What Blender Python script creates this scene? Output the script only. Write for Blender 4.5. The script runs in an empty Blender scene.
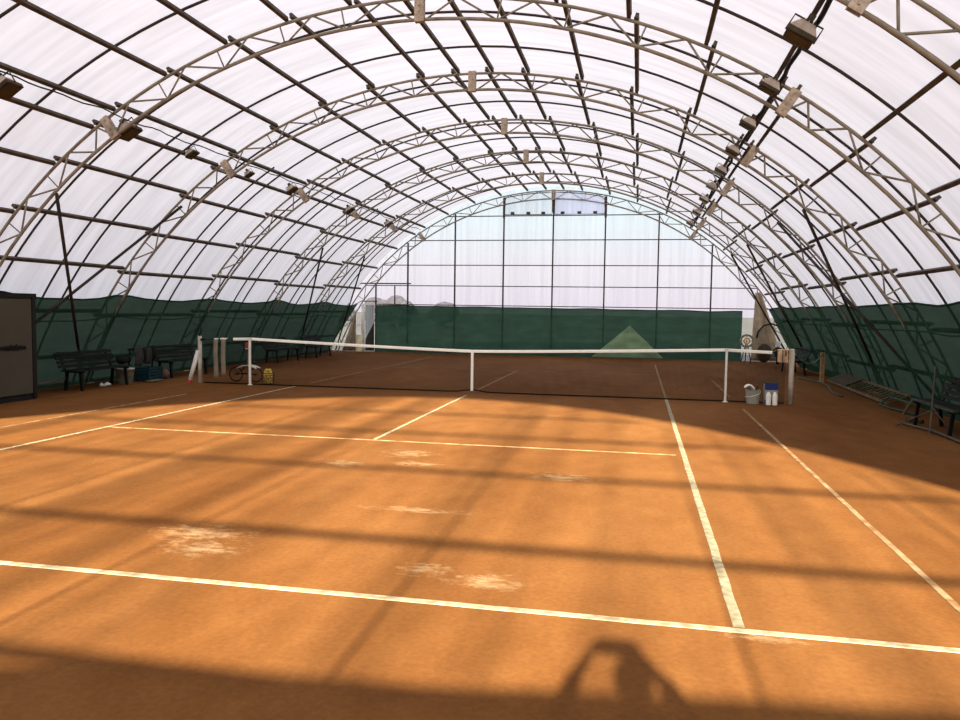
import bpy, math, random
from math import sin, cos, pi, radians as R_
from mathutils import Vector, Matrix, noise

random.seed(7)
S = bpy.context.scene
COL = S.collection

# ------------------------------------------------------------------ camera, sky, sun, exposure
CAM = Vector((3.502, -16.370, 1.795))
yaw, pit, rol = -0.200849, -0.0644926, 0.0141857
fwd = Vector((sin(yaw)*cos(pit), cos(yaw)*cos(pit), sin(pit)))
rgt = Vector((cos(yaw), -sin(yaw), 0))
up = rgt.cross(fwd)
r2 = cos(rol)*rgt + sin(rol)*up
u2 = -sin(rol)*rgt + cos(rol)*up
cd = bpy.data.cameras.new('camera'); cam = bpy.data.objects.new('camera', cd); COL.objects.link(cam)
cam.matrix_world = Matrix(((r2.x, u2.x, -fwd.x, CAM.x), (r2.y, u2.y, -fwd.y, CAM.y), (r2.z, u2.z, -fwd.z, CAM.z), (0, 0, 0, 1)))
cd.sensor_width = 36; cd.lens = 772.5/960*36; cd.clip_start = .02; cd.clip_end = 400
S.camera = cam

SUN_EL, SUN_AZ, SUN_POW = R_(22.3), R_(-1.0), 42.0
sd = bpy.data.lights.new('sun', 'SUN'); sd.energy = SUN_POW; sd.angle = R_(0.9); sd.color = (1.0, .89, .68)
sun = bpy.data.objects.new('sun', sd); COL.objects.link(sun)
sdir = Vector((sin(SUN_AZ)*cos(SUN_EL), cos(SUN_AZ)*cos(SUN_EL), -sin(SUN_EL)))      # the way the light travels
sun.rotation_euler = sdir.to_track_quat('-Z', 'Y').to_euler(); sun.location = (0, -40, 30)

W = bpy.data.worlds.new('sky'); S.world = W; W.use_nodes = True
wn = W.node_tree.nodes; wl = W.node_tree.links; wn.clear()
wo = wn.new('ShaderNodeOutputWorld'); wb = wn.new('ShaderNodeBackground'); wt = wn.new('ShaderNodeTexCoord')
ws = wn.new('ShaderNodeSeparateXYZ'); wr = wn.new('ShaderNodeValToRGB')
wl.new(wt.outputs['Generated'], ws.inputs[0]); wl.new(ws.outputs['Z'], wr.inputs[0]); wl.new(wr.outputs[0], wb.inputs[0]); wl.new(wb.outputs[0], wo.inputs[0])
cr = wr.color_ramp; cr.elements[0].position = 0; cr.elements[0].color = (.235, .212, .232, 1)
cr.elements[1].position = 1; cr.elements[1].color = (.86, .90, 1.08, 1)
for p_, c_ in ((.055, (.255, .238, .25, 1)), (.11, (.245, .272, .278, 1)), (.24, (.215, .272, .285, 1)), (.42, (.76, .80, 1.0, 1))):
    e = cr.elements.new(p_); e.color = c_
wb.inputs[1].default_value = 4.0

S.view_settings.view_transform = 'Standard'; S.view_settings.look = 'None'
S.view_settings.gamma = 1; S.view_settings.use_curve_mapping = False
S.view_settings.exposure = 0.0

# ------------------------------------------------------------------ materials
def mat(name):
    m = bpy.data.materials.new(name); m.use_nodes = True
    n = m.node_tree.nodes; n.clear()
    o = n.new('ShaderNodeOutputMaterial')
    return m, n, m.node_tree.links, o

def simple(name, col, rough=.6, metal=0, var=.12, scale=12, spec=.12, col2=None, bump=0):
    m, n, l, o = mat(name)
    b = n.new('ShaderNodeBsdfPrincipled'); b.inputs['Roughness'].default_value = rough; b.inputs['Metallic'].default_value = metal
    b.inputs['Specular IOR Level'].default_value = spec
    tc = n.new('ShaderNodeTexCoord'); nz = n.new('ShaderNodeTexNoise'); nz.inputs['Scale'].default_value = scale; nz.inputs['Detail'].default_value = 5
    r = n.new('ShaderNodeValToRGB')
    c2 = col2 or tuple(min(1, c*(1+var)) for c in col); c1 = tuple(c*(1-var) for c in col)
    r.color_ramp.elements[0].color = (*c1, 1); r.color_ramp.elements[1].color = (*c2, 1)
    r.color_ramp.elements[0].position = .35; r.color_ramp.elements[1].position = .68
    l.new(tc.outputs['Object'], nz.inputs['Vector']); l.new(nz.outputs['Fac'], r.inputs[0]); l.new(r.outputs[0], b.inputs['Base Color'])
    if bump:
        bp = n.new('ShaderNodeBump'); bp.inputs['Strength'].default_value = bump; l.new(nz.outputs['Fac'], bp.inputs['Height']); l.new(bp.outputs[0], b.inputs['Normal'])
    l.new(b.outputs[0], o.inputs[0])
    return m

def film_mat(name, tint, trans, stretch, lo, hi, diff=.25, spread=(.35, .65), dens=1.0):
    """milky plastic sheet: part passes straight, part is scattered through, part scattered back"""
    m, n, l, o = mat(name)
    tc = n.new('ShaderNodeTexCoord'); mp = n.new('ShaderNodeMapping'); mp.inputs['Scale'].default_value = stretch
    nz = n.new('ShaderNodeTexNoise'); nz.inputs['Scale'].default_value = 1; nz.inputs['Detail'].default_value = 4
    l.new(tc.outputs['Object'], mp.inputs[0]); l.new(mp.outputs[0], nz.inputs['Vector'])
    r = n.new('ShaderNodeValToRGB')
    r.color_ramp.elements[0].position = spread[0]; r.color_ramp.elements[1].position = spread[1]
    r.color_ramp.elements[0].color = tuple(t*lo for t in tint) + (1,); r.color_ramp.elements[1].color = tuple(min(1, t*hi) for t in tint) + (1,)
    l.new(nz.outputs['Fac'], r.inputs[0])
    tr = n.new('ShaderNodeBsdfTransparent'); tl = n.new('ShaderNodeBsdfTranslucent'); df = n.new('ShaderNodeBsdfDiffuse')
    for q in (tr, df): l.new(r.outputs[0], q.inputs['Color'])
    dn = n.new('ShaderNodeMixRGB'); dn.blend_type = 'MULTIPLY'; dn.inputs[0].default_value = 1; dn.inputs[2].default_value = (dens, dens, dens, 1)
    l.new(r.outputs[0], dn.inputs[1]); l.new(dn.outputs[0], tl.inputs['Color'])
    a = n.new('ShaderNodeMixShader'); a.inputs[0].default_value = diff; l.new(tl.outputs[0], a.inputs[1]); l.new(df.outputs[0], a.inputs[2])
    b = n.new('ShaderNodeMixShader'); b.inputs[0].default_value = trans; l.new(a.outputs[0], b.inputs[1]); l.new(tr.outputs[0], b.inputs[2])
    l.new(b.outputs[0], o.inputs[0])
    return m

M = {}
M['film'] = film_mat('roof_film', (.89, .895, 1.0), .02, (.55, 5.0, .55), .86, 1.0, .34, dens=.212)
M['sheet'] = film_mat('gable_sheet', (.98, .985, 1.0), .80, (7, .1, .25), .91, 1.0, .3, dens=.5)
M['sheet_near'] = film_mat('gable_sheet_streaked', (.98, .98, .98), .93, (2.2, .1, .10), .50, 1.0, .3, (.36, .60), dens=.5)  # streaks added to the tint so sunlight lands in soft bands on the clay
M['vent'] = film_mat('vent_sheet', (.86, .84, .95), .55, (9, .1, .3), .85, 1.0, .3)
M['panel_pale'] = film_mat('pale_panel', (.62, .62, .6), .2, (30, .1, .3), .75, 1.0, .4)

def screen_mat(name, col, trans=.045):
    m, n, l, o = mat(name)
    tc = n.new('ShaderNodeTexCoord'); nz = n.new('ShaderNodeTexNoise'); nz.inputs['Scale'].default_value = 1.3; nz.inputs['Detail'].default_value = 6
    mp = n.new('ShaderNodeMapping'); mp.inputs['Scale'].default_value = (1, .5, 3.2)
    l.new(tc.outputs['Object'], mp.inputs[0]); l.new(mp.outputs[0], nz.inputs['Vector'])
    r = n.new('ShaderNodeValToRGB'); r.color_ramp.elements[0].position = .3; r.color_ramp.elements[1].position = .72
    r.color_ramp.elements[0].color = tuple(c*.72 for c in col) + (1,); r.color_ramp.elements[1].color = tuple(c*1.25 for c in col) + (1,)
    l.new(nz.outputs['Fac'], r.inputs[0])
    tl = n.new('ShaderNodeBsdfTranslucent'); df = n.new('ShaderNodeBsdfDiffuse'); tr = n.new('ShaderNodeBsdfTransparent')
    l.new(r.outputs[0], tl.inputs[0]); l.new(r.outputs[0], df.inputs[0]); tr.inputs[0].default_value = (.75, 1, .8, 1)
    a = n.new('ShaderNodeMixShader'); a.inputs[0].default_value = .5; l.new(tl.outputs[0], a.inputs[1]); l.new(df.outputs[0], a.inputs[2])
    b = n.new('ShaderNodeMixShader'); b.inputs[0].default_value = trans; l.new(a.outputs[0], b.inputs[1]); l.new(tr.outputs[0], b.inputs[2])
    l.new(b.outputs[0], o.inputs[0])
    return m
M['screen'] = screen_mat('windbreak_fabric', (.017, .044, .024))
M['screen_far'] = screen_mat('windbreak_fabric_far', (.020, .052, .031))
M['screen_light'] = screen_mat('windbreak_fabric_pale', (.34, .50, .30))
M['hem'] = simple('windbreak_hem', (.012, .04, .025), .9)

M['steel'] = simple('galvanised_steel', (.25, .215, .165), .55, .15, .2, 6)
M['purlin'] = simple('weathered_purlin', (.085, .066, .046), .6, .1, .3, 5)
M['rib'] = simple('dark_hoop', (.045, .033, .028), .6, .1, .2, 5)
M['gable'] = simple('gable_frame_steel', (.07, .05, .045), .6, .1, .2, 5)
M['plate'] = simple('splice_plate', (.42, .34, .26), .6, .1, .25, 14)
M['lamp_body'] = simple('floodlight_housing', (.05, .036, .022), .5, .2, .3, 9)
M['lamp_back'] = simple('floodlight_back', (.42, .34, .27), .55, .2, .2, 9)
M['glass_dark'] = simple('floodlight_glass', (.06, .045, .02), .15, 0, .1, 3)
M['cable'] = simple('black_cable', (.012, .01, .009), .6)
M['white'] = simple('white_paint', (.72, .70, .63), .5, 0, .08, 9)
M['tape_net'] = simple('net_band_canvas', (.86, .84, .76), .8, 0, .05, 20)
M['cord'] = simple('net_cord', (.008, .006, .005), .9, spec=0)
M['post'] = simple('cream_post_paint', (.52, .46, .37), .5, 0, .12, 10)
M['wood'] = simple('pale_wood', (.42, .24, .12), .6, 0, .3, 9)
M['winder'] = simple('winder_box_wood', (.62, .42, .24), .6, 0, .3, 12)
M['dark_wood'] = simple('dark_bench_wood', (.010, .012, .008), .7, 0, .3, 8)
M['bench_seat'] = simple('pale_bench_seat', (.05, .055, .042), .5, 0, .3, 8)  # paler than the other slats, used for the front seat slat
M['dark_metal'] = simple('dark_metal', (.010, .010, .009), .6, .3)
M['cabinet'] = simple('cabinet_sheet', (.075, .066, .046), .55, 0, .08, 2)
M['cab_frame'] = simple('cabinet_frame', (.015, .015, .012), .6)
M['ink'] = simple('marker_ink', (.012, .012, .01), .7)
M['basket'] = simple('pale_basket', (.17, .155, .095), .7, 0, .2, 15)
M['blue_crate'] = simple('blue_crate_plastic', (.010, .035, .045), .5, 0, .15)
M['cloth_grey'] = simple('grey_cloth', (.045, .045, .042), .9, 0, .25, 8)
M['cloth_dark'] = simple('dark_cloth', (.012, .014, .012), .9)
M['skin_ball'] = simple('pinkish_rubber', (.16, .09, .06), .7)
M['red'] = simple('red_plastic', (.42, .05, .04), .5)
M['mauve'] = simple('dusty_mauve_paint', (.20, .12, .11), .6)
M['ball'] = simple('tennis_ball_felt', (.92, .62, .14), .9, 0, .2, 30)
M['wire'] = simple('basket_wire', (.10, .07, .04), .5, .4)
M['grey_tub'] = simple('grey_plastic_tub', (.27, .26, .22), .5, 0, .12, 12)
M['blue'] = simple('blue_label', (.02, .03, .12), .5, 0, .15, 10)
M['bottle'] = simple('white_plastic', (.80, .78, .72), .4, 0, .05)
M['rack'] = simple('weathered_slats', (.15, .12, .07), .7, 0, .25, 8)
M['rack_dark'] = simple('brown_board', (.07, .052, .028), .7, 0, .25, 8)
M['green_tube'] = simple('green_painted_tube', (.035, .055, .025), .5)
M['grey_tube'] = simple('grey_tube', (.10, .085, .065), .5, .3)
M['drape'] = simple('beige_drape', (.36, .29, .20), .9, 0, .18, 5)
M['cream'] = simple('cream_paint', (.85, .78, .55), .6, 0, .08)
M['hose'] = simple('dark_hose', (.03, .025, .02), .6)
M['reel'] = simple('hose_reel', (.22, .24, .17), .6, 0, .2)
M['rope'] = simple('green_rope', (.12, .22, .13), .8)
M['tape_line'] = simple('court_tape', (.25, .205, .125), .8, 0, .2, 14, col2=(.38, .33, .215))
M['tape_dusty'] = simple('court_tape_dusty', (.22, .11, .045), .9, 0, .2, 7, col2=(.34, .23, .125))
M['hanging'] = simple('hanging_strip', (.21, .18, .13), .8, 0, .15, 6)
M['leaf'] = simple('far_foliage', (.027, .024, .028), .9, 0, .3, 2)
M['bark'] = simple('far_trunk', (.08, .06, .04), .9)
M['outside'] = simple('outside_ground', (.045, .042, .03), .95, 0, .3, .3)
M['skin'] = simple('skin', (.55, .33, .24), .6, 0, .05)
M['hair'] = simple('brown_hair', (.03, .02, .012), .8)
M['jacket'] = simple('navy_jacket', (.02, .03, .06), .8)
M['trousers'] = simple('grey_trousers', (.06, .06, .065), .85)
M['shoe'] = simple('white_shoe', (.6, .6, .58), .6)
M['phone'] = simple('black_phone', (.01, .01, .012), .25)

# clay floor with brushed streaks, worn pale scuffs and damp variation
def clay():
    m, n, l, o = mat('red_clay')
    b = n.new('ShaderNodeBsdfPrincipled'); b.inputs['Roughness'].default_value = .9; b.inputs['Specular IOR Level'].default_value = .04
    tc = n.new('ShaderNodeTexCoord')
    def nz(scale, detail=6, mscale=(1, 1, 1), rough=.6):
        mp = n.new('ShaderNodeMapping'); mp.inputs['Scale'].default_value = mscale
        q = n.new('ShaderNodeTexNoise'); q.inputs['Scale'].default_value = scale; q.inputs['Detail'].default_value = detail; q.inputs['Roughness'].default_value = rough
        l.new(tc.outputs['Object'], mp.inputs[0]); l.new(mp.outputs[0], q.inputs['Vector']); return q
    big = nz(.35, 5, (1, .35, 1)); fine = nz(26, 8); med = nz(3.0, 6, (1, .6, 1))
    r = n.new('ShaderNodeValToRGB'); r.color_ramp.elements[0].position = .32; r.color_ramp.elements[1].position = .7
    r.color_ramp.elements[0].color = (.122, .046, .0115, 1); r.color_ramp.elements[1].color = (.200, .087, .027, 1)
    l.new(big.outputs['Fac'], r.inputs[0])
    r2_ = n.new('ShaderNodeValToRGB'); r2_.color_ramp.elements[0].position = .3; r2_.color_ramp.elements[1].position = .75
    r2_.color_ramp.elements[0].color = (.80, .80, .80, 1); r2_.color_ramp.elements[1].color = (1.12, 1.12, 1.15, 1)
    l.new(fine.outputs['Fac'], r2_.inputs[0])
    mu = n.new('ShaderNodeMixRGB'); mu.blend_type = 'MULTIPLY'; mu.inputs[0].default_value = .8
    l.new(r.outputs[0], mu.inputs[1]); l.new(r2_.outputs[0], mu.inputs[2])
    r3 = n.new('ShaderNodeValToRGB'); r3.color_ramp.elements[0].position = .35; r3.color_ramp.elements[1].position = .7
    r3.color_ramp.elements[0].color = (.88, .86, .84, 1); r3.color_ramp.elements[1].color = (1.08, 1.1, 1.12, 1)
    l.new(med.outputs['Fac'], r3.inputs[0])
    mu2 = n.new('ShaderNodeMixRGB'); mu2.blend_type = 'MULTIPLY'; mu2.inputs[0].default_value = 1
    l.new(mu.outputs[0], mu2.inputs[1]); l.new(r3.outputs[0], mu2.inputs[2])
    # scuffs: where the clay has worn to pale lime
    last = None
    for (x, y, rx, ry) in ((.35, -11.25, .75, .45), (.15, -10.9, .95, .5), (2.55, -11.45, .62, .35), (2.1, -11.3, .4, .3), (.75, -7.2, .8, .6), (.2, -8.0, .6, .45), (2.75, -8.1, .9, .45), (1.6, -9.8, 1.1, .22), (4.25, -11.95, .55, .16), (1.0, -7.8, .7, .4)):
        mp = n.new('ShaderNodeMapping'); mp.vector_type = 'POINT'
        mp.inputs['Scale'].default_value = (1/rx, 1/ry, 0); mp.inputs['Location'].default_value = (-x/rx, -y/ry, 0)
        ln = n.new('ShaderNodeVectorMath'); ln.operation = 'LENGTH'
        l.new(tc.outputs['Object'], mp.inputs[0]); l.new(mp.outputs[0], ln.inputs[0])
        mr = n.new('ShaderNodeMapRange'); mr.inputs['From Min'].default_value = .1; mr.inputs['From Max'].default_value = 1.0; mr.inputs['To Min'].default_value = 1; mr.inputs['To Max'].default_value = 0
        l.new(ln.outputs['Value'], mr.inputs['Value'])
        if last is None: last = mr.outputs[0]
        else:
            mx = n.new('ShaderNodeMath'); mx.operation = 'MAXIMUM'; l.new(last, mx.inputs[0]); l.new(mr.outputs[0], mx.inputs[1]); last = mx.outputs[0]
    sc = nz(8.0, 10, (.8, 1.6, 1), .82)
    ad = n.new('ShaderNodeMath'); ad.operation = 'MULTIPLY_ADD'; ad.inputs[1].default_value = .30; l.new(last, ad.inputs[0]); l.new(sc.outputs['Fac'], ad.inputs[2])
    mr = n.new('ShaderNodeMapRange'); mr.inputs['From Min'].default_value = .70; mr.inputs['From Max'].default_value = .88; mr.inputs['To Max'].default_value = .6
    l.new(ad.outputs[0], mr.inputs['Value'])
    mx = n.new('ShaderNodeMixRGB'); mx.inputs[2].default_value = (.36, .25, .14, 1)
    l.new(mr.outputs[0], mx.inputs[0]); l.new(mu2.outputs[0], mx.inputs[1]); l.new(mx.outputs[0], b.inputs['Base Color'])
    bp = n.new('ShaderNodeBump'); bp.inputs['Strength'].default_value = .12; bp.inputs['Distance'].default_value = .01
    l.new(fine.outputs['Fac'], bp.inputs['Height']); l.new(bp.outputs[0], b.inputs['Normal'])
    l.new(b.outputs[0], o.inputs[0]); return m
M['clay'] = clay()

# ------------------------------------------------------------------ mesh helpers
class MB:
    def __init__(s): s.v = []; s.f = []
    def add(s, vs, fs):
        b = len(s.v); s.v += [tuple(v) for v in vs]; s.f += [tuple(i+b for i in f) for f in fs]; return s
    def box(s, c, d, rot=None):
        c = Vector(c); h = Vector(d)/2; vs = []
        for z in (-1, 1):
            for y in (-1, 1):
                for x in (-1, 1):
                    p = Vector((x*h.x, y*h.y, z*h.z))
                    if rot is not None: p = rot @ p
                    vs.append(c+p)
        return s.add(vs, [(0, 2, 3, 1), (4, 5, 7, 6), (0, 1, 5, 4), (2, 6, 7, 3), (0, 4, 6, 2), (1, 3, 7, 5)])
    def beam(s, a, b, w, h, upv=(0, 0, 1)):
        a = Vector(a); b = Vector(b); d = (b-a); L = d.length; d.normalize(); upv = Vector(upv)
        x = d.cross(upv)
        if x.length < 1e-4: x = d.cross(Vector((0, 1, 0)))
        x.normalize(); z = x.cross(d)
        rot = Matrix((x, d, z)).transposed()
        return s.box((a+b)/2, (w, L, h), rot)
    def tube(s, pts, r, n=8, closed=False, caps=True, fixed=None):
        P = [Vector(p) for p in pts]; rr = r if isinstance(r, (list, tuple)) else [r]*len(P)
        rings = []; prev = None
        for i, p in enumerate(P):
            if closed: t = P[(i+1) % len(P)]-P[i-1]
            else: t = P[min(i+1, len(P)-1)]-P[max(i-1, 0)]
            if t.length < 1e-9: t = Vector((0, 0, 1))
            t.normalize()
            if fixed is not None: a = Vector(fixed)
            elif prev is None: a = Vector((0, 0, 1)) if abs(t.z) < .9 else Vector((1, 0, 0))
            else: a = prev
            x = (a - t*a.dot(t)).normalized(); y = t.cross(x); prev = x
            rings.append([p + rr[i]*(cos(2*pi*k/n)*x + sin(2*pi*k/n)*y) for k in range(n)])
        b = len(s.v)
        for q in rings: s.v += [tuple(v) for v in q]
        m = len(rings)
        for i in range(m if closed else m-1):
            for k in range(n):
                j = (i+1) % m
                s.f.append((b+i*n+k, b+i*n+(k+1) % n, b+j*n+(k+1) % n, b+j*n+k))
        if caps and not closed:
            s.f.append(tuple(b+k for k in reversed(range(n)))); s.f.append(tuple(b+(m-1)*n+k for k in range(n)))
        return s
    def lathe(s, prof, c=(0, 0, 0), n=20):
        c = Vector(c); b = len(s.v)
        for r, z in prof:
            for k in range(n): s.v.append((c.x+r*cos(2*pi*k/n), c.y+r*sin(2*pi*k/n), c.z+z))
        for i in range(len(prof)-1):
            for k in range(n): s.f.append((b+i*n+k, b+i*n+(k+1) % n, b+(i+1)*n+(k+1) % n, b+(i+1)*n+k))
        s.f.append(tuple(b+k for k in reversed(range(n)))); s.f.append(tuple(b+(len(prof)-1)*n+k for k in range(n)))
        return s
    def ball(s, c, r, seg=12, rings=8, sc=(1, 1, 1)):
        c = Vector(c); b = len(s.v); s.v.append((c.x, c.y, c.z-r*sc[2]))
        for i in range(1, rings):
            a = -pi/2+pi*i/rings
            for k in range(seg): s.v.append((c.x+r*sc[0]*cos(a)*cos(2*pi*k/seg), c.y+r*sc[1]*cos(a)*sin(2*pi*k/seg), c.z+r*sc[2]*sin(a)))
        s.v.append((c.x, c.y, c.z+r*sc[2])); t = len(s.v)-1
        for k in range(seg):
            s.f.append((b, b+1+(k+1) % seg, b+1+k)); s.f.append((t, t-seg+k, t-seg+(k+1) % seg))
            for i in range(rings-2):
                p = b+1+i*seg
                s.f.append((p+k, p+(k+1) % seg, p+seg+(k+1) % seg, p+seg+k))
        return s
    def grid(s, fn, nu, nv):
        b = len(s.v)
        for i in range(nu+1):
            for j in range(nv+1): s.v.append(tuple(fn(i/nu, j/nv)))
        for i in range(nu):
            for j in range(nv):
                p = b+i*(nv+1)+j; s.f.append((p, p+nv+1, p+nv+2, p+1))
        return s
    def build(s, name, m, parent=None, smooth=False, bevel=0, solid=0):
        me = bpy.data.meshes.new(name); me.from_pydata(s.v, [], s.f); me.update()
        if smooth: me.shade_smooth()
        o = bpy.data.objects.new(name, me); COL.objects.link(o); me.materials.append(M[m] if isinstance(m, str) else m)
        if parent: o.parent = parent
        if bevel:
            q = o.modifiers.new('bevel', 'BEVEL'); q.width = bevel; q.segments = 2; q.limit_method = 'ANGLE'
        if solid:
            q = o.modifiers.new('thickness', 'SOLIDIFY'); q.thickness = solid; q.offset = 0
        return o

def tag(o, label, cat, group=None):
    o['label'] = label; o['category'] = cat
    if group: o['group'] = group
    return o
def thing(name, label, cat, loc=(0, 0, 0), rz=0, group=None):
    o = bpy.data.objects.new(name, None); COL.objects.link(o); o.empty_display_size = .2
    o.location = loc; o.rotation_euler = (0, 0, rz)
    return tag(o, label, cat, group)
def struct(o): o['kind'] = 'structure'; return o
def dup(root, loc, rz=None, label=None, name=None):
    r = root.copy(); COL.objects.link(r); r.location = loc
    if rz is not None: r.rotation_euler = (0, 0, rz)
    if label: r['label'] = label
    for ch in list(root.children):
        c = ch.copy(); COL.objects.link(c); c.parent = r
        for g in list(ch.children):
            d = g.copy(); COL.objects.link(d); d.parent = c
    return r

ORD = ['first', 'second', 'third', 'fourth', 'fifth', 'sixth', 'seventh', 'eighth', 'ninth', 'tenth', 'eleventh', 'twelfth', 'thirteenth', 'fourteenth']

# ------------------------------------------------------------------ the hall: circle arc section
CX, CZ, RO, RI = .11, -3.39, 9.92, 9.60      # chord radii
RP, RF = 10.0, 10.13                          # purlin and film radius
BAY, Y1 = 3.81, -4.70
TY = [Y1+BAY*k for k in range(-1, 6)]         # seven lattice arches
YN, YF = -17.63, TY[-1]+.06                   # gable planes
def pol(r, deg, y=0): a = R_(deg); return Vector((CX+r*sin(a), y, CZ+r*cos(a)))
def base_ang(r): return math.degrees(math.acos(-CZ/r))

# floor and outside ground
fl = MB(); fl.grid(lambda u, v: (CX-9.55+19.1*u, YN-.1+(YF-YN+.3)*v, 0), 8, 12)
struct(fl.build('floor', 'clay'))
gd = MB(); gd.add([(-300, YN-60, -.06), (300, YN-60, -.06), (300, 380, -.06), (-300, 380, -.06)], [(0, 1, 2, 3)])
o = gd.build('ground', 'outside'); struct(o)

# roof film: the vault, and the lowest strips that act as side walls
def vault(a0, a1, n):
    m = MB(); m.grid(lambda u, v: pol(RF, a0+(a1-a0)*u, YN-.05+(YF+.1-YN)*v), n, 10); return m
LIM = 56.0
struct(vault(-LIM, LIM, 96).build('ceiling', 'film', smooth=True))
bo = base_ang(RF)
struct(vault(-bo, -LIM, 14).build('wall_left', 'film', smooth=True))
struct(vault(LIM, bo, 14).build('wall_right', 'film', smooth=True))

# gable sheets
def gable_sheet(name, y, m, z0=0, hole=None):
    g = MB(); n = 60; pts = []
    b = base_ang(RF-.02)
    vs = []; fs = []
    for i in range(n+1):
        a = -b+2*b*i/n; p = pol(RF-.02, a, y); vs.append((p.x, y, max(p.z, 0))); vs.append((p.x, y, 0))
    for i in range(n): fs.append((2*i, 2*i+1, 2*i+3, 2*i+2))
    g.add(vs, fs); return struct(g.build(name, m))
gable_sheet('wall_far', YF+.05, 'sheet')
gable_sheet('wall_near', YN-.05, 'sheet_near')

# ------------------------------------------------------------------ lattice arches
PA = [2.0, 6.2, 12.4, 18.7, 25.5, 31.8, 34.7, 40.2, 46.9, 53.3, 60.0, 66.5]      # purlin angles each side
NODE_I = [7.2, 13.3, 19.9, 26.6, 33.4, 36.1, 41.7, 48.2, 54.7, 61.2, 67.4]
NODE_O = [3.4, 10.2, 16.7, 23.6, 30.3, 34.6, 38.5, 45.0, 51.4, 57.9, 64.4]

def make_truss(label):
    t = thing('roof_truss', label, 'roof arch', (0, 0, 0), group='grey lattice arches carrying the roof')
    def chord(r, rad, nm):
        b = base_ang(r); n = 72
        MB().tube([pol(r, -b+2*b*i/n) for i in range(n+1)], rad, 8, fixed=(0, 1, 0)).build(nm, 'steel', t, smooth=True)
    chord(RO, .026, 'outer_chord'); chord(RI, .028, 'inner_chord')
    def strut(a, b, r=.016):
        MB().tube([a, b], r, 6).build('web_strut', 'steel', t, smooth=True)
    for s in (-1, 1):
        seq = [(RI, 0)]
        for i in range(len(NODE_O)):
            o_ = pol(RO, s*NODE_O[i]); a = pol(RI, s*(NODE_I[i-1] if i else .6)); b = pol(RI, s*NODE_I[i])
            strut(a, o_); strut(o_, b)
            if i not in (4, 5): strut(b, pol(RO, s*(NODE_I[i]+.15)), .013)
        foot = MB(); p = pol((RO+RI)/2, s*(base_ang(RO)-.6)); foot.box((p.x, 0, .012), (.62, .22, .02)); foot.build('foot_plate', 'plate', t)
    for a in (-33.4, 0, 33.4):
        p = pol((RO+RI)/2, a); rot = Matrix.Rotation(R_(a), 3, 'Y')
        m = MB()
        for k in (-1, 1): m.box(p+Vector((0, k*.038, 0)), (.15, .012, .40), rot); m.box(p+rot @ Vector((k*.07, 0, 0)), (.014, .07, .38), rot)
        for q in (-.13, -.04, .05, .14):
            c = p + rot @ Vector((0, -.05, q)); m.box(c, (.026, .018, .026), rot)
        m.build('splice_plate', 'plate', t)
    return t
TL = ['grey lattice roof arch closest to the camera, crossing only the upper right corner',
      'lattice roof arch second from the camera, its crown touching the top edge',
      'lattice roof arch third from the camera, rising above the tennis net',
      'lattice roof arch fourth from the camera, just beyond the net',
      'lattice roof arch fifth from the camera, third before the far gable',
      'lattice roof arch sixth from the camera, next to the far gable arch',
      'lattice roof arch framing the far transparent gable, with a plate at its crown']
truss0 = make_truss(TL[0]); truss0.location = (0, TY[0], 0)
for k in range(1, 7): dup(truss0, (0, TY[k], 0), label=TL[k])

# purlins: one short length per bay, stepping past each other at every arch
BN = ['nearest', 'second', 'third', 'fourth', 'fifth', 'farthest']
pm = {}
def place_along(a, y0, y1):
    m = MB(); L = y1-y0
    m.box((0, L/2, 0), (.048, L, .066)); m.box((0, L/2, -.035), (.062, L, .010))
    return m
pur_mesh = None
for k in range(6):
    st = .32 if k % 2 else -.32
    for side in (-1, 1):
        for i, a in enumerate(PA):
            if side > 0 and i == 6 and k == 0: continue
            if pur_mesh is None:
                o = place_along(0, -.05, BAY+.05).build('roof_purlin', 'purlin'); pur_mesh = o
            else:
                o = pur_mesh.copy(); COL.objects.link(o)
            if side > 0 and i == 6: a = 33.1
            ang = side*a + st
            p = pol(RP, ang, TY[k]-.05); o.location = p; o.rotation_euler = (0, R_(ang), 0)
            if k == 5: o.scale = (1, (BAY+.03)/(BAY+.1), 1)
            tag(o, 'dark roof purlin, %s %s of the ridge, in the %s bay from the camera' % (ORD[i], 'left' if side < 0 else 'right', BN[k] if k else 'first'), 'purlin', 'dark purlins running along the roof')

# hoops under the film: two whole ones per bay and a short one low on the left
hoop = None
def hoop_mesh(a0, a1, r=.021, n=60):
    return MB().tube([pol(RF-.045, a0+(a1-a0)*i/n) for i in range(n+1)], r, 6, fixed=(0, 1, 0))
b_ = base_ang(RF-.045)
hA = hB = None
for k in range(6):
    for j, dy in enumerate((1.02, 2.72)):
        lab = 'thin dark film hoop, %s of two whole ones in the %s bay from the camera' % (('nearer', 'farther')[j], BN[k] if k else 'first')
        if hA is None: o = hA = hoop_mesh(-b_, b_).build('film_hoop', 'rib', smooth=True)
        else: o = hA.copy(); COL.objects.link(o)
        o.location.y = TY[k]+dy; o.rotation_euler.z =   .022 if j == 0 else .01; tag(o, lab, 'roof hoop', 'thin dark hoops under the roof film')
    if k:
        if hB is None: o = hB = hoop_mesh(-b_, -31.9, n=26).build('short_film_hoop', 'rib', smooth=True)
        else: o = hB.copy(); COL.objects.link(o)
        o.location.y = TY[k]+2.08
        tag(o, 'short dark film hoop on the left ending at the lights, %s bay from the camera' % BN[k], 'roof hoop', 'short dark hoops on the left slope')

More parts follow.
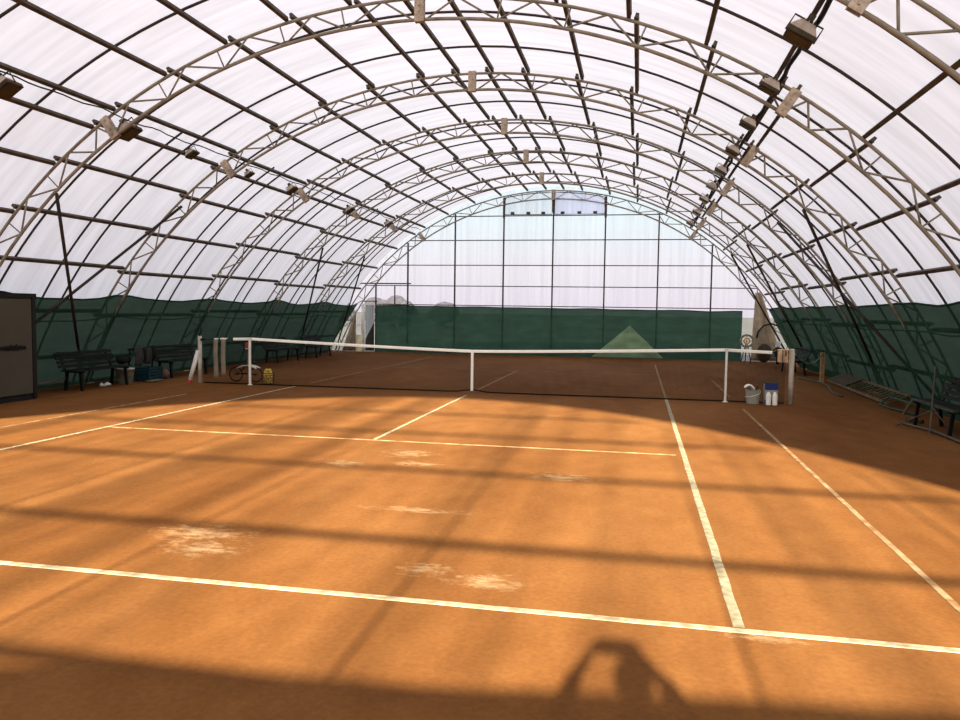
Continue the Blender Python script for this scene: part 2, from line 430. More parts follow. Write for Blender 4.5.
# wind braces
def brace(a, b, lab):
    o = MB().tube([a, b], .03, 8).build('wind_brace', 'rib', smooth=True); tag(o, lab, 'brace', 'dark diagonal wind braces')
rb = 9.72
def ft(s, y): p = pol(rb, s*(base_ang(rb)-1.0), y); p.z = .05; return p
brace(pol(RI-.04, -42.3, TY[1]), ft(-1, TY[2]), 'dark diagonal brace falling away behind the left benches, from the second arch')
brace(pol(RO-.1, -41.4, TY[2]), ft(-1, TY[1]+.1), 'long diagonal brace slanting down to the left towards the grey cabinet')
brace(pol(RI-.04, -42.3, TY[4]), ft(-1, TY[5]), 'distant left brace from the fifth arch, nearer of the two far ones')
brace(pol(RI-.04, -42.3, TY[5]), ft(-1, TY[6]-.1), 'farthest left brace, beside the open corner of the far gable')
brace(pol(RI-.04, 41.7, TY[2]), ft(1, TY[3]), 'dark diagonal brace high on the right, from the arch above the net')
brace(pol(RO-.1, 41.7, TY[3]), ft(1, TY[2]+.1), 'right brace slanting towards the camera, seen darkly through the green windbreak')
brace(pol(RI-.04, 41.7, TY[4]), ft(1, TY[5]), 'distant right brace from the fifth arch, nearer of the two far ones')
brace(pol(RI-.04, 41.7, TY[5]), ft(1, TY[6]-.1), 'farthest right brace, beside the beige drape in the far corner')

# ------------------------------------------------------------------ gables: columns and rails
COLX = [-5.85, -3.86, -1.86, .12, 2.16, 4.2, 6.2]
CN = ['leftmost', 'second from left', 'third from left', 'middle', 'third from right', 'second from right', 'rightmost']
def topz(x, r=RO): return CZ+math.sqrt(r*r-(x-CX)**2)
def gable(y, rails, far):
    w = 'far' if far else 'near'
    for i, x in enumerate(COLX):
        m = MB(); h = topz(x)-.03; m.box((0, 0, h/2), (.055 if far else .026, .07, h)); m.box((0, 0, .008), (.16, .16, .016))
        if far and i in (2, 3, 4): m.box((0, -.04, h-.42), (.09, .03, .8))
        o = m.build('gable_column', 'gable'); o.location = (x, y, 0)
        tag(o, ('%s dark upright of the far gable wall, behind the green windbreak' if far else '%s dark upright of the near gable wall behind the photographer') % CN[i], 'column', '%s gable uprights' % w)
    for i, z in enumerate(rails):
        hw = math.sqrt((RO-.02)**2-(z-CZ)**2)
        m = MB(); x0 = CX-hw; x1 = CX+hw
        if far and i == 0: x0 = -7.25
        m.box(((x0+x1)/2, 0, 0), (x1-x0, .045, .035 if far else .058)); o = m.build('gable_rail', 'gable'); o.location = (0, y-.045, z)
        tag(o, '%s horizontal rail up the %s gable wall, counted from the ground' % (ORD[i], w), 'rail', '%s gable rails' % w)
gable(YF, [1.98, 2.76, 3.60, 4.60, 5.56], True)
gable(YN, [1.90, 2.86, 3.91, 4.93, 5.8], False)

# vents in the gable top
for j, (xa, xb) in enumerate(((COLX[2], COLX[3]), (COLX[3], COLX[4]))):
    m = MB(); n = 8; vs = []; y = YF-.09
    for i in range(n+1):
        x = xa+.05+(xb-xa-.1)*i/n; vs += [(x, y, 5.60), (x, y, topz(x)-.07)]
    m.add(vs, [(2*i, 2*i+2, 2*i+3, 2*i+1) for i in range(n)])
    o = m.build('window_%d' % (j+1), 'vent' if j else 'sheet'); struct(o)
    fr = MB(); P_ = [(xa+.05, y, 5.60)]+[(xa+.05+(xb-xa-.1)*i/n, y, topz(xa+.05+(xb-xa-.1)*i/n)-.07) for i in range(n+1)]+[(xb-.05, y, 5.60)]
    fr.tube(P_, .018, 6, closed=True); f_ = fr.build('window_frame', 'gable', o)
    for q in (.18, .5, .8):
        xx = xa+(xb-xa)*q; MB().box((xx, y-.03, 5.66), (.15, .05, .09)).build('latch', 'gable', o)

# door frames in the left corner of the far gable
d = MB(); d.box((-7.22, YF-.03, 1.4), (.05, .06, 2.8)); d.box((-6.4, YF-.03, 2.36), (.04, .05, .8)); d.box((-7.0, YF-.05, 2.84), (2.6, .05, .05)); d.box((-7.5, YF-.04, 2.1), (.7, .05, .04))
tag(d.build('corner_door_frame', 'gable'), 'thin dark door frame in the left corner of the far gable', 'door frame')

# ------------------------------------------------------------------ green windbreaks
def side_screen(sgn, y0, y1, label):
    ny, nz = 110, 14
    def fn(u, v):
        y = y0+(y1-y0)*u
        ph = ((y-TY[0]) % BAY)/BAY; sag = -.13*4*ph*(1-ph)*(1 if sgn < 0 else .35) + .05*noise.noise(Vector((y*.8, sgn*3, 0)))
        zt = 2.03+sag; zb = .006
        z = zb+(zt-zb)*v
        xt = 7.98; xb = 8.85
        x = xb+(xt-xb)*v + .10*sin(pi*v)*0 + .06*noise.noise(Vector((y*.7, v*1.7, sgn*5))) + .02*noise.noise(Vector((y*3, v*4, sgn)))
        if u > .93: y = y - (u-.93)/.07*(1-v)*.5*(1.5 if sgn > 0 else 1)*2
        return Vector((CX+sgn*x, y, z))
    r = thing('windbreak', label, 'windbreak', (CX+sgn*8.6, y0, 0))
    off = r.location.copy()
    MB().grid(lambda u, v: fn(u, v)-off, ny, nz).build('fabric', 'screen', r, smooth=True)
    MB().tube([fn(i/60, 1)-off for i in range(61)], .018, 6).build('top_hem', 'hem', r, smooth=True)
    MB().tube([fn(i/60, .76)-off+Vector((-sgn*.012, 0, 0)) for i in range(61)], .012, 5).build('middle_seam', 'hem', r, smooth=True)
side_screen(-1, -17.2, 13.9, 'long dark green windbreak fabric hung along the left side of the court')
side_screen(1, -17.2, 13.2, 'long dark green windbreak fabric hung along the right side of the court')
yb = YF-.22
def far_fn(u, v):
    x = -7.15+14.5*u; zt = 1.93+.03*noise.noise(Vector((x*.9, 0, 4)))-.06*u
    return Vector((x, yb+.05*noise.noise(Vector((x*1.2, v*2, 9)))+.03*sin(v*3), .005+zt*v))
r = thing('windbreak', 'green windbreak fabric stretched across the foot of the far gable', 'windbreak', (0, yb, 0)); off = r.location.copy()
MB().grid(lambda u, v: far_fn(u, v)-off, 70, 10).build('fabric', 'screen_far', r, smooth=True)
MB().tube([far_fn(i/50, 1)-off for i in range(51)], .016, 6).build('top_hem', 'hem', r)
m = MB(); vs = [(1.86, yb-.10, .04), (4.55, yb-.10, .04), (3.2, yb-.09, 1.27)]
m.grid(lambda u, v: Vector((1.75+2.75*u*(1-v)+1.45*v, yb-.11-.02*sin(6*u), .04+1.24*v)), 10, 8)
tag(m.build('pale_triangle', 'screen_light', smooth=True), 'paler green triangle on the far windbreak, right of centre', 'fabric patch')  # paler green triangle set just in front of the far windbreak
# near windbreak behind the photographer, whose top edge shades the foreground
r = thing('windbreak', 'green windbreak across the near gable behind the photographer', 'windbreak', (0, YN+.12, 0)); off = r.location.copy()
MB().grid(lambda u, v: Vector((-8.1+16.4*u, .04*noise.noise(Vector((u*20, v*2, 2))), .03+(1.75+.055*max(-1, min(6, -8.1+16.4*u))+.04*noise.noise(Vector((u*14, 5, 1)))-.03)*v)), 60, 6).build('fabric', M['screen'], r, smooth=True)

# ------------------------------------------------------------------ court lines (nailed tapes)
def line(a, b, w, m, label, cat='court line'):
    a = Vector(a); b = Vector(b); d = (b-a); L = d.length; q = MB(); n = max(2, int(L/.12)); x = Vector((-d.y, d.x, 0)).normalized(); d.normalize()
    vs = []; fs = []
    for i in range(n+1):
        p = a+d*(L*i/n)+x*(.006*noise.noise(Vector((i*.35, a.x, a.y))))
        ww = w/2*(1+.10*noise.noise(Vector((i*1.3, a.y, 3))))
        vs += [p+x*ww+Vector((0, 0, .002)), p+x*ww*.9+Vector((0, 0, .006)), p-x*ww*.9+Vector((0, 0, .006)), p-x*ww+Vector((0, 0, .002))]
    for i in range(n):
        for k in range(3): fs.append((4*i+k, 4*i+4+k, 4*i+5+k, 4*i+1+k))
    q.add(vs, fs); tag(q.build('court_line', m), label, cat, 'white tape lines of the clay court')
BL, SL, SS, DD = 11.885, 6.40, 4.115, 5.485
line((-5.5, -BL, 0), (7.0, -BL, 0), .062, 'tape_line', 'near baseline tape running across the foreground clay')
line((SS, -BL+.04, 0), (SS, -.02, 0), .066, 'tape_line', 'bright right singles sideline tape, from the near baseline to the net')
line((-SS, -BL+.04, 0), (-SS, -.02, 0), .06, 'tape_line', 'left singles sideline tape on the near side of the net')
line((DD, -BL+.04, 0), (DD, -1.2, 0), .05, 'tape_dusty', 'right doubles sideline tape, near side, running off the right edge')
line((-DD, -BL+.04, 0), (-DD, -2.2, 0), .05, 'tape_dusty', 'faint left doubles sideline tape on the near side')
line((-SS+.03, -SL, 0), (SS-.1, -SL, 0), .045, 'tape_dusty', 'near service line tape between the singles sidelines')
line((0, -SL+.02, 0), (0, -.6, 0), .055, 'tape_line', 'near centre service line tape leading to the net strap')
line((0, .5, 0), (0, SL, 0), .05, 'tape_dusty', 'far centre service line tape seen through the net')
line((SS, .3, 0), (SS, BL-1, 0), .05, 'tape_dusty', 'far right singles sideline tape seen through the net')
line((-SS, .8, 0), (-SS, BL, 0), .05, 'tape_dusty', 'far left singles sideline tape seen through the net')
line((DD, 1.0, 0), (DD, 5.2, 0), .04, 'tape_dusty', 'far right doubles sideline tape behind the right net stick')
line((-SS, SL, 0), (SS, SL, 0), .03, 'tape_dusty', 'faint far service line tape seen through the net')

# ------------------------------------------------------------------ net
def nh(x):
    s0, s1 = -5.22, 5.28
    if x < s0: return 1.06-.03*(s0-x)
    if x > s1: return 1.06-.035*(x-s1)
    if x < 0: t = x/s0
    else: t = x/s1
    return .905+.155*t**1.25
def nb(x): return .015+.05*math.exp(-(x/.22)**2)
net = thing('tennis_net', 'long black tennis net with white top band across the clay court', 'tennis net', (0, 0, 0))
X0, X1 = -6.42, 6.42
m = MB()
nx = 560
for i in range(nx+1):
    x = X0+(X1-X0)*i/nx
    m.tube([(x, 0, nb(x)), (x, 0, nh(x)-.03)], .0022, 3, caps=False)
for j in range(44):
    v = j/44
    m.tube([(X0+(X1-X0)*i/64, 0, nb(X0+(X1-X0)*i/64)*(1-v)+(nh(X0+(X1-X0)*i/64)-.03)*v) for i in range(65)], .0022, 3, caps=False)
m.build('net_mesh', 'cord', net)
m = MB(); n = 90
def band(u): return -5.66+(6.16+5.66)*u
for q in range(1):
    vs = []; fs = []
    for i in range(n+1):
        x = band(i/n); h = nh(x)
        for (dy, dz) in ((-.014, -.032), (-.018, 0), (-.012, .022), (0, .028), (.012, .022), (.018, 0), (.014, -.032)): vs.append((x, dy, h+dz))
    for i in range(n):
        for k in range(6): fs.append((7*i+k, 7*i+7+k, 7*i+8+k, 7*i+1+k))
    m.add(vs, fs)
m.build('white_band', 'tape_net', net, smooth=True)
MB().tube([(-6.5, 0, nh(-6.5)), (-6.1, 0, nh(-6.1)+.005), (-5.6, 0, nh(-5.6))], .011, 6).build('net_cable', 'cable', net)
MB().tube([(6.1, 0, nh(6.1)), (6.5, 0, nh(6.5))], .012, 6).build('net_cable', 'cable', net)
MB().tube([(X0+(X1-X0)*i/80, 0, nb(X0+(X1-X0)*i/80)) for i in range(81)], .013, 5).build('bottom_cord', 'cord', net)
st = MB(); st.box((0, -.016, .48), (.055, .006, .86)); st.box((0, .016, .48), (.055, .006, .86)); st.box((0, 0, .925), (.055, .038, .012)); st.box((0, 0, .05), (.05, .04, .02))
o = st.build('centre_strap', 'tape_net', net)
for x, h, lab in ((-5.22, 1.075, 'white singles stick propping the net near its left end'), (5.28, 1.075, 'thin white singles stick propping the net near its right end')):
    s_ = MB(); s_.tube([(0, 0, 0), (0, 0, h)], .03 if x < 0 else .024, 10); s_.box((0, 0, h+.005), (.07, .05, .02)); s_.lathe([(.055, 0), (.055, .012), (.03, .02)], (0, 0, 0), 14)
    o = s_.build('singles_stick', 'white'); o.location = (x, -.055, 0); tag(o, lab, 'net stick', 'singles sticks under the net band')
# posts
p = thing('net_post', 'cream net post with a wooden winder box, right end of the net', 'net post', (6.54, 0, 0))
q = MB(); q.tube([(0, 0, 0), (0, 0, 1.08)], .05, 16); q.build('post', 'post', p, smooth=True)
MB().lathe([(.052, 1.07), (.055, 1.09), (.03, 1.11)], (0, 0, 0), 16).build('cap', 'post', p)
q = MB(); q.box((-.17, -.05, .97), (.22, .16, .26)); q.build('winder_box', 'winder', p, bevel=.008)
q = MB(); q.box((-.20, -.135, .97), (.012, .01, .24)); q.box((-.09, -.135, .97), (.012, .01, .24)); q.tube([(-.15, -.13, .98), (-.15, -.18, .98), (-.15, -.18, 1.08)], .01, 6); q.build('winder_handle', 'dark_metal', p)
q = MB(); q.box((-.31, 0, 1.0), (.05, .08, .12)); q.tube([(-.36, 0, 1.07), (-.28, .02, 1.13), (-.2, 0, 1.1)], .018, 6); q.build('cable_bracket', 'dark_metal', p)
p = thing('net_post', 'slim grey net post with dark hook at the left end of the net', 'net post', (-6.52, 0, 0))
MB().tube([(0, 0, 0), (0, 0, 1.10)], .045, 14).build('post', 'post', p, smooth=True)
MB().tube([(0, 0, 1.04), (.02, -.03, 1.16), (.05, 0, 1.24), (.0, .02, 1.30)], .018, 6).build('hook', 'dark_metal', p)
q = MB(); q.box((.06, 0, 1.02), (.12, .06, .05)); q.build('cable_clamp', 'dark_metal', p)
p = thing('leaning_pole', 'short white pole with a red foot leaning on the left net post', 'pole', (-6.70, -.14, 0))
MB().tube([(.0, 0, .06), (.16, .1, .76)], .05, 12).build('pole', 'white', p, smooth=True)
MB().tube([(-.014, -.009, .0), (.003, .002, .075)], .053, 12).build('foot', 'red', p)

for i, (x, z0, z1, lab) in enumerate(((-6.08, .15, 1.02, 'left of the two beige strips hanging from the net cable by the left post'), (-5.89, .2, 1.03, 'right of the two beige strips hanging from the net cable by the left post'))):
    p = thing('hanging_strip', lab, 'strip', (x, -.05, 0), group='beige strips hanging by the left net post')
    MB().grid(lambda u, v: Vector((-.055+.11*u, -.02*sin(pi*u)+.01*sin(v*7+i), z0+(z1-z0)*v)), 6, 12).build('strip', 'hanging', p, smooth=True, solid=.02)
    MB().box((0, .03, z1+.02), (.15 if i else .07, .10, .035)).build('clip', 'white', p, bevel=.006)

# ------------------------------------------------------------------ floodlights
def make_flood():
    t = thing('floodlight', 'x', 'floodlight', group='floodlights under the double purlins')
    h = MB()      # tapered housing, opening at the bottom
    a, b, d, e, zz = .17, .15, .09, .08, .13
    vs = [(-a, -b, -.06), (a, -b, -.06), (a, b, -.06), (-a, b, -.06), (-a, -b, 0), (a, -b, 0), (a, b, 0), (-a, b, 0), (-d, -e, zz), (d, -e, zz), (d, e, zz), (-d, e, zz)]
    h.add(vs, [(0, 3, 2, 1), (0, 1, 5, 4), (1, 2, 6, 5), (2, 3, 7, 6), (3, 0, 4, 7)]); h.build('housing', 'lamp_body', t, bevel=.006)
    g = MB(); g.add(vs[4:], [(0, 1, 5, 4), (1, 2, 6, 5), (2, 3, 7, 6), (3, 0, 4, 7), (4, 5, 6, 7)])
    for q in (-.05, 0, .05): g.box((q, 0, zz+.01), (.012, .14, .03))
    g.build('reflector_back', 'lamp_back', t)
    MB().box((0, 0, -.062), (.27, .23, .012)).build('glass', 'glass_dark', t)
    br = MB(); br.tube([(-.18, 0, -.02), (-.18, 0, .17), (.18, 0, .17), (.18, 0, -.02)], .012, 6); br.box((0, 0, .20), (.08, .08, .08)); br.build('bracket', 'lamp_body', t)
    return t
fl0 = make_flood(); used = False
FL = [(-1, -7.07, 1.0), (-1, -4.45, 1.05), (-1, -2.54, .7), (-1, -.27, .6), (-1, 1.92, .8), (-1, 5.9, .8), (-1, 9.6, .8),
      (1, -7.2, 1.0), (1, -5.15, .85), (1, -3.05, .8), (1, -.95, .8), (1, 1.15, .8), (1, 3.3, .8), (1, 5.5, .8), (1, 8.2, .8), (1, 11.2, .8)]
cnt = {-1: 0, 1: 0}
for s, y, sc in FL:
    ang = (32.6 if s < 0 else 31.5)*s; p = pol(9.66, ang, y); i = cnt[s]; cnt[s] += 1
    lab = 'dark floodlight on the %s lighting rail, %s from the camera' % ('left' if s < 0 else 'right', ORD[i])
    o = fl0 if not used else dup(fl0, p, label=lab)
    used = True; o['label'] = lab; o.location = p; o.scale = (sc*.95,)*3
    o.rotation_euler = (0, R_(ang*1.0), 0)
def sag_cable(side, ang, r, lab, amp):
    pts = []
    y = TY[0]+.2
    while y < TY[-1]-.3:
        pts.append(pol(r+amp*noise.noise(Vector((y*1.7, side, 1)))-.02, side*(ang+.35*noise.noise(Vector((y*1.3, side, 8)))), y)); y += .22
    o = MB().tube(pts, .03 if side > 0 else .012, 6).build('power_cable', 'cable', smooth=True); tag(o, lab, 'cable')
sag_cable(1, 31.9, 9.9, 'thick black power cable looping along the right lighting rail', .06)
sag_cable(-1, 32.3, 9.92, 'thin black power cable along the left lighting rail', .05)

# ------------------------------------------------------------------ left side objects
# grey cabinet, cut by the left edge of the picture
c = thing('storage_cabinet', 'pale grey cabinet in a dark frame at the left edge of the court', 'cabinet', (-7.62, -4.75, 0))
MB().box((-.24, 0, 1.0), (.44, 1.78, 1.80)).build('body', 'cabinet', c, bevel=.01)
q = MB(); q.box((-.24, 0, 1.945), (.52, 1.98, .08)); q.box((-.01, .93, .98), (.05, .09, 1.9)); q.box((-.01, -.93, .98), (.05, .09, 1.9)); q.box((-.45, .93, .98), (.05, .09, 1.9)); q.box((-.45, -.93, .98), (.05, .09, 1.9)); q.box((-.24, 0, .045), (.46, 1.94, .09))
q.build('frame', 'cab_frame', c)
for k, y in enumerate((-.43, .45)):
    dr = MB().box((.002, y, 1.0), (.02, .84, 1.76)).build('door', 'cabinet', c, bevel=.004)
    MB().box((.03, .03 if not k else .05, .42), (.03, .02, .16)).build('handle', 'dark_metal', dr)
# scribbled marker writing, too blurred to read
w = MB(); ys = -4.75
pts = []
for i in range(70):
    t = i/69; yy = .10+t*.62; amp = .055*(1+.6*noise.noise(Vector((i*.5, 0, 0)))); pts.append((.018, yy, .985+amp*sin(i*1.35)*(.5+.5*sin(pi*t))))
w.tube(pts, .011, 5); w.box((.016, .42, .98), (.004, .56, .012)); w.build('handwriting', 'ink', c)

def make_bench(L, label, cat='bench', seat_m='dark_wood', name='park_bench', slats=4, grp=None):
    """seat faces +x, length along y"""
    t = thing(name, label, cat, group=grp)
    for k in range(4): MB().box((.05+.105*k, 0, .42), (.09, L, .03)).build('seat_slat', seat_m if k == 3 else 'dark_wood', t, bevel=.004)
    rot = Matrix.Rotation(R_(-14), 3, 'Y')
    for k in range(slats): MB().box((-.045-.035*k, 0, .50+.085*k), (.025, L, .065), rot).build('back_slat', 'dark_wood', t, bevel=.004)
    for s in (-1, 1):
        y = s*(L/2-.16)
        MB().beam((.38, y, 0), (.34, y, .41), .05, .05).build('leg', 'dark_metal', t)
        MB().beam((-.02, y, 0), (.03, y, .41), .05, .05).build('leg', 'dark_metal', t)
        MB().beam((.0, y, .38), (-.19, y, .50+.085*(slats-1)+.04), .05, .03).build('back_support', 'dark_metal', t)
        MB().beam((.0, y, .39), (.42, y, .39), .05, .03).build('seat_bearer', 'dark_metal', t)
    return t
b1 = make_bench(1.75, 'dark slatted bench beside the grey cabinet, under the left windbreak'); b1.location = (-8.15, -1.65, 0)
b2 = make_bench(1.65, 'dark slatted bench by the left windbreak, nearer the net than the blue crate'); b2.location = (-8.12, 1.55, 0); b2.rotation_euler.z = R_(-6)
b3 = dup(b1, (-8.15, 7.3, 0), R_(-2), 'dark bench beyond the net on the left, nearer of the two there')
b4 = dup(b1, (-8.15, 10.2, 0), R_(3), 'dark bench beyond the net on the left, farther of the two there')

def basket(name, label, loc, r0, r1, h, m, n=20, rows=5, hoop=.008):
    t = thing(name, label, 'basket', loc)
    s = MB()
    for k in range(n):
        a = 2*pi*k/n; s.tube([(r0*cos(a), r0*sin(a), .01), (r1*cos(a), r1*sin(a), h)], hoop*.7, 4)
    for j in range(rows):
        v = j/(rows-1); rr = r0+(r1-r0)*v; s.tube([(rr*cos(2*pi*k/24), rr*sin(2*pi*k/24), .01+(h-.02)*v) for k in range(24)], hoop, 5, closed=True)
    s.build('basket_wall', m, t); MB().lathe([(r0*.98, .0), (r0*.98, .012)], n=20).build('base', m, t)
    return t
t = basket('round_basket', 'pale round basket standing at the end of the left bench', (-7.98, -.72, 0), .155, .20, .34, 'basket', 26, 8, .011)
MB().lathe([(.145, .012), (.18, .30)], n=20).build('liner', 'basket', t)
MB().tube([(.2*cos(2*pi*k/24), .2*sin(2*pi*k/24), .345) for k in range(24)], .014, 6, closed=True).build('rim', 'white', t)

t = thing('crate', 'dark blue plastic crate on the clay in front of the left benches', 'crate', (-7.95, .12, 0))
q = MB(); w, d, h = .36, .50, .33
for s in (-1, 1):
    for k in range(5): q.box((s*w/2, 0, .04+.065*k), (.012, d, .04)); q.box((0, s*d/2, .04+.065*k), (w, .012, .04))
    for s2 in (-1, 1): q.box((s*w/2, s2*d/2, h/2), (.03, .03, h))
    for k in range(-2, 3): q.box((s*w/2, k*.1, h/2), (.014, .02, h)); q.box((k*.075, s*d/2, h/2), (.02, .014, h))
q.build('slatted_wall', 'blue_crate', t); MB().box((0, 0, .012), (w, d, .02)).build('base', 'blue_crate', t)
t = thing('clothes_rail', 'low dark rail with clothes draped over it, between the left benches', 'clothes rail', (-8.05, .02, 0))
for y in (-.38, .5): MB().tube([(-.1, y, 0), (-.05, y, .76)], .02, 6).build('upright', 'dark_metal', t)
MB().tube([(-.05, -.44, .76), (-.05, .56, .77)], .022, 6).build('rail', 'dark_metal', t)
def drape(t, y0, y1, z0, m, s):
    MB().grid(lambda u, v: Vector((-.05+.04*sin(v*pi)+(.03+.02*sin(u*14+s)), y0+(y1-y0)*u, .79-(.79-z0)*v)), 14, 6).build('draped_cloth', m, t, smooth=True, solid=.012)
drape(t, -.30, .0, .36, 'cloth_grey', 1); drape(t, .02, .12, .42, 'cloth_dark', 2); drape(t, .14, .36, .38, 'cloth_grey', 3); drape(t, .34, .56, .45, 'cloth_dark', 4)
q = MB(); q.ball((0, 0, .0), .13, 12, 8, (1, 1.3, .8)); q.ball((.02, .16, .02), .1, 10, 6); o = q.build('dark_bag', 'cloth_dark', smooth=True); o.location = (-8.15, -.55, .50)
o.location = (-8.12, -.62, .535); tag(o, 'small dark bag lying on the right end of the cabinet-side bench', 'bag')
o = MB().ball((0, 0, 0), .12, 14, 10, (1, .85, 1)).build('rubber_ball', 'skin_ball', smooth=True); o.location = (-7.86, .62, .12); tag(o, 'small pinkish ball beside the dark blue crate', 'ball')
q = MB(); q.grid(lambda u, v: Vector((.22*(u-.5)+.02*sin(9*v), .5*(v-.5), .018+.02*abs(sin(7*u+5*v)))), 8, 14); o = q.build('dropped_towel', 'rack', smooth=True, solid=.012); o.location = (-7.65, -.1, 0); tag(o, 'crumpled tan towel on the clay before the blue crate', 'towel')
q = MB(); q.tube([(0, 0, .02), (.03, .10, .05), (.02, .2, .03)], [.03, .045, .03], 8); q.ball((0, -.06, .045), .045); o = q.build('shuttle_scrap', 'white', smooth=True); o.name = 'crumpled_paper'; o.location = (-7.98, -1.45, 0); tag(o, 'small crumpled white scrap on the clay under the first left bench', 'paper scrap')
o = MB().tube([(-7.95, -3.7, .22), (-8.0, -2.9, .24), (-8.1, -2.45, .27)], .02, 6).build('pale_rail', 'grey_tube'); tag(o, 'low pale bar between the grey cabinet and the first left bench', 'bar')
# bar rests on two low pegs
# wheeled cart behind the left singles stick
t = thing('wheeled_cart', 'small wheeled cart with red handle behind the left singles stick', 'cart', (-5.62, .62, 0))
MB().tube([(0, 0, .10), (0, 0, .80)], .035, 8).build('mast', 'mauve', t)
MB().box((0, 0, .86), (.13, .10, .16)).build('handle_grip', 'red', t, bevel=.015)
MB().box((0, -.06, .80), (.1, .02, .02)).build('handle_band', 'white', t)
q = MB(); q.grid(lambda u, v: Vector((-.25+.5*u, -.12+.24*v, .33+.07*sin(pi*u))), 10, 4); q.build('tray', 'white', t, solid=.02)
for x in (-.30, .22):
    wl_ = MB(); wl_.tube([(x, .165*cos(2*pi*k/28), .165+.02+.165*sin(2*pi*k/28)-.0) if False else (x+.165*cos(2*pi*k/28), -.05, .177+.165*sin(2*pi*k/28)) for k in range(28)], .014, 6, closed=True)
    wh = wl_.build('wheel', 'dark_metal', t)
    sp = MB()
    for k in range(6): a = pi*k/6; sp.tube([(x-.16*cos(a), -.05, .177-.16*sin(a)), (x+.16*cos(a), -.05, .177+.16*sin(a))], .004, 4)
    sp.build('spokes', 'wire', wh)
q = MB(); q.tube([(-.30, -.05, .177), (0, 0, .20), (.22, -.05, .177)], .016, 6); q.tube([(-.30, -.02, .177), (-.1, 0, .34)], .012, 6); q.build('axle_frame', 'dark_metal', t)

# ball basket
BX, BY = -4.93, .26
t = basket('ball_basket', 'wire basket heaped with yellow tennis balls behind the net', (BX, BY, 0), .13, .155, .27, 'wire', 18, 6, .004)
rnd = random.Random(3); balls = []
for lay in range(6):
    z = .048+lay*.056
    cnt_ = 7 if lay < 5 else 4
    for k in range(cnt_):
        if k == 0 and cnt_ == 7: x = y = 0
        else:
            a = 2*pi*k/(cnt_-1 if cnt_ == 7 else cnt_)+lay*.52; rr = .078 if cnt_ == 7 else .05; x = rr*cos(a); y = rr*sin(a)
        balls.append((x+rnd.uniform(-.006, .006), y+rnd.uniform(-.006, .006), z)) if rnd.random() > .14 or lay == 0 else None
bo_ = None; LAYN = ['bottom', 'second', 'third', 'fourth', 'fifth', 'top']
for i, (x, y, z) in enumerate(balls):
    if bo_ is None:
        bo_ = MB().ball((0, 0, 0), .033, 12, 8).build('tennis_ball', 'ball', smooth=True); o = bo_
    else: o = bo_.copy(); COL.objects.link(o)
    o.location = (BX+x, BY+y, z); tag(o, 'yellow tennis ball heaped in the wire basket behind the net', 'tennis ball', 'tennis balls in the wire basket')

# ------------------------------------------------------------------ by the right post
t = thing('bucket', 'round grey bucket with a white rag over its rim, near the right net post', 'bucket', (5.79, -.20, 0))
MB().lathe([(.115, 0), (.12, .01), (.145, .26), (.152, .265), (.152, .28), (.138, .28), (.108, .03)], n=26).build('tub', 'grey_tub', t, smooth=False)
MB().grid(lambda u, v: Vector((-.15+.16*u+.02*sin(8*v), -.10+.2*v, .29+.06*sin(pi*u)+.02*sin(10*v)+.04*(1-u))), 8, 8).build('rag', 'white', t, smooth=True, solid=.01)
MB().tube([(.0, -.02, .06), (.04, 0, .2), (.10, .03, .36)], .012, 6).build('brush_handle', 'dark_metal', t)
MB().tube([(.145*cos(a), .145*sin(a), .26-.12*sin((a)/1.0*.5+0)) for a in [pi*k/12+pi for k in range(13)]], .006, 5).build('handle', 'white', t)
t = thing('carton', 'blue topped tub with two white bottle shapes, beside the right net post', 'box', (6.13, -.17, 0))
MB().box((0, 0, .21), (.26, .20, .42)).build('box_body', 'grey_tub', t, bevel=.012)
MB().box((0, -.102, .36), (.25, .006, .13)).build('upper_label', 'blue', t); MB().box((0, -.102, .05), (.25, .006, .09)).build('lower_label', 'blue', t)
MB().box((0, 0, .43), (.27, .21, .025)).build('lid', 'cloth_grey', t, bevel=.006)
for x in (-.06, .06):
    MB().lathe([(.045, .03), (.05, .04), (.05, .22), (.028, .27), (.022, .29)], (x, -.155, -.03), 16).build('bottle', 'bottle', t, smooth=False)

# ------------------------------------------------------------------ right side objects
b5 = make_bench(1.75, 'dark bench with a pale seat edge, against the right windbreak', seat_m='bench_seat'); b5.location = (8.40, -3.25, 0); b5.rotation_euler.z = pi
b6 = dup(b5, (8.36, 8.6, 0), pi, 'dark bench beyond the right net post, in front of the windbreak')
t = thing('slatted_rack', 'long slatted rack lying on the clay along the right windbreak', 'rack', (8.4, .2, 0))
A0, A1 = Vector((0, 0, .06)), Vector((.10, 5.4, .06)); off2 = Vector((.36, -.15, .18))
MB().beam(A0, A1, .045, .05).build('side_rail', 'rack', t); MB().beam(A0+off2, A1+off2, .045, .05).build('side_rail', 'rack', t)
for k in range(13):
    p = A0.lerp(A1, .015+.05*k); MB().beam(p, p+off2, .07, .018).build('slat', 'rack', t)
p = A0.lerp(A1, .64); e = A0.lerp(A1, .99)
mm = MB(); mm.grid(lambda u, v: p.lerp(e, u)+off2*(.0+1.0*v)+Vector((0, 0, .035)), 4, 2); mm.build('board', 'rack_dark', t, solid=.02)
MB().beam((.355, .0, .0), (.355, .0, .23), .04, .04).build('leg', 'rack', t); MB().beam((.44, 5.0, .0), (.44, 5.0, .23), .04, .04).build('leg', 'rack', t)
t = thing('tube_frame', 'low green tube frame lying between the slatted rack and the right bench', 'frame', (8.3, -.2, 0))
MB().tube([(-.02, .5, .03), (.0, -.1, .03), (.15, -1.2, .03)], .022, 8).build('tube', 'green_tube', t)
MB().tube([(.12, .4, .2), (.16, -1.2, .2)], .02, 8).build('tube', 'green_tube', t)
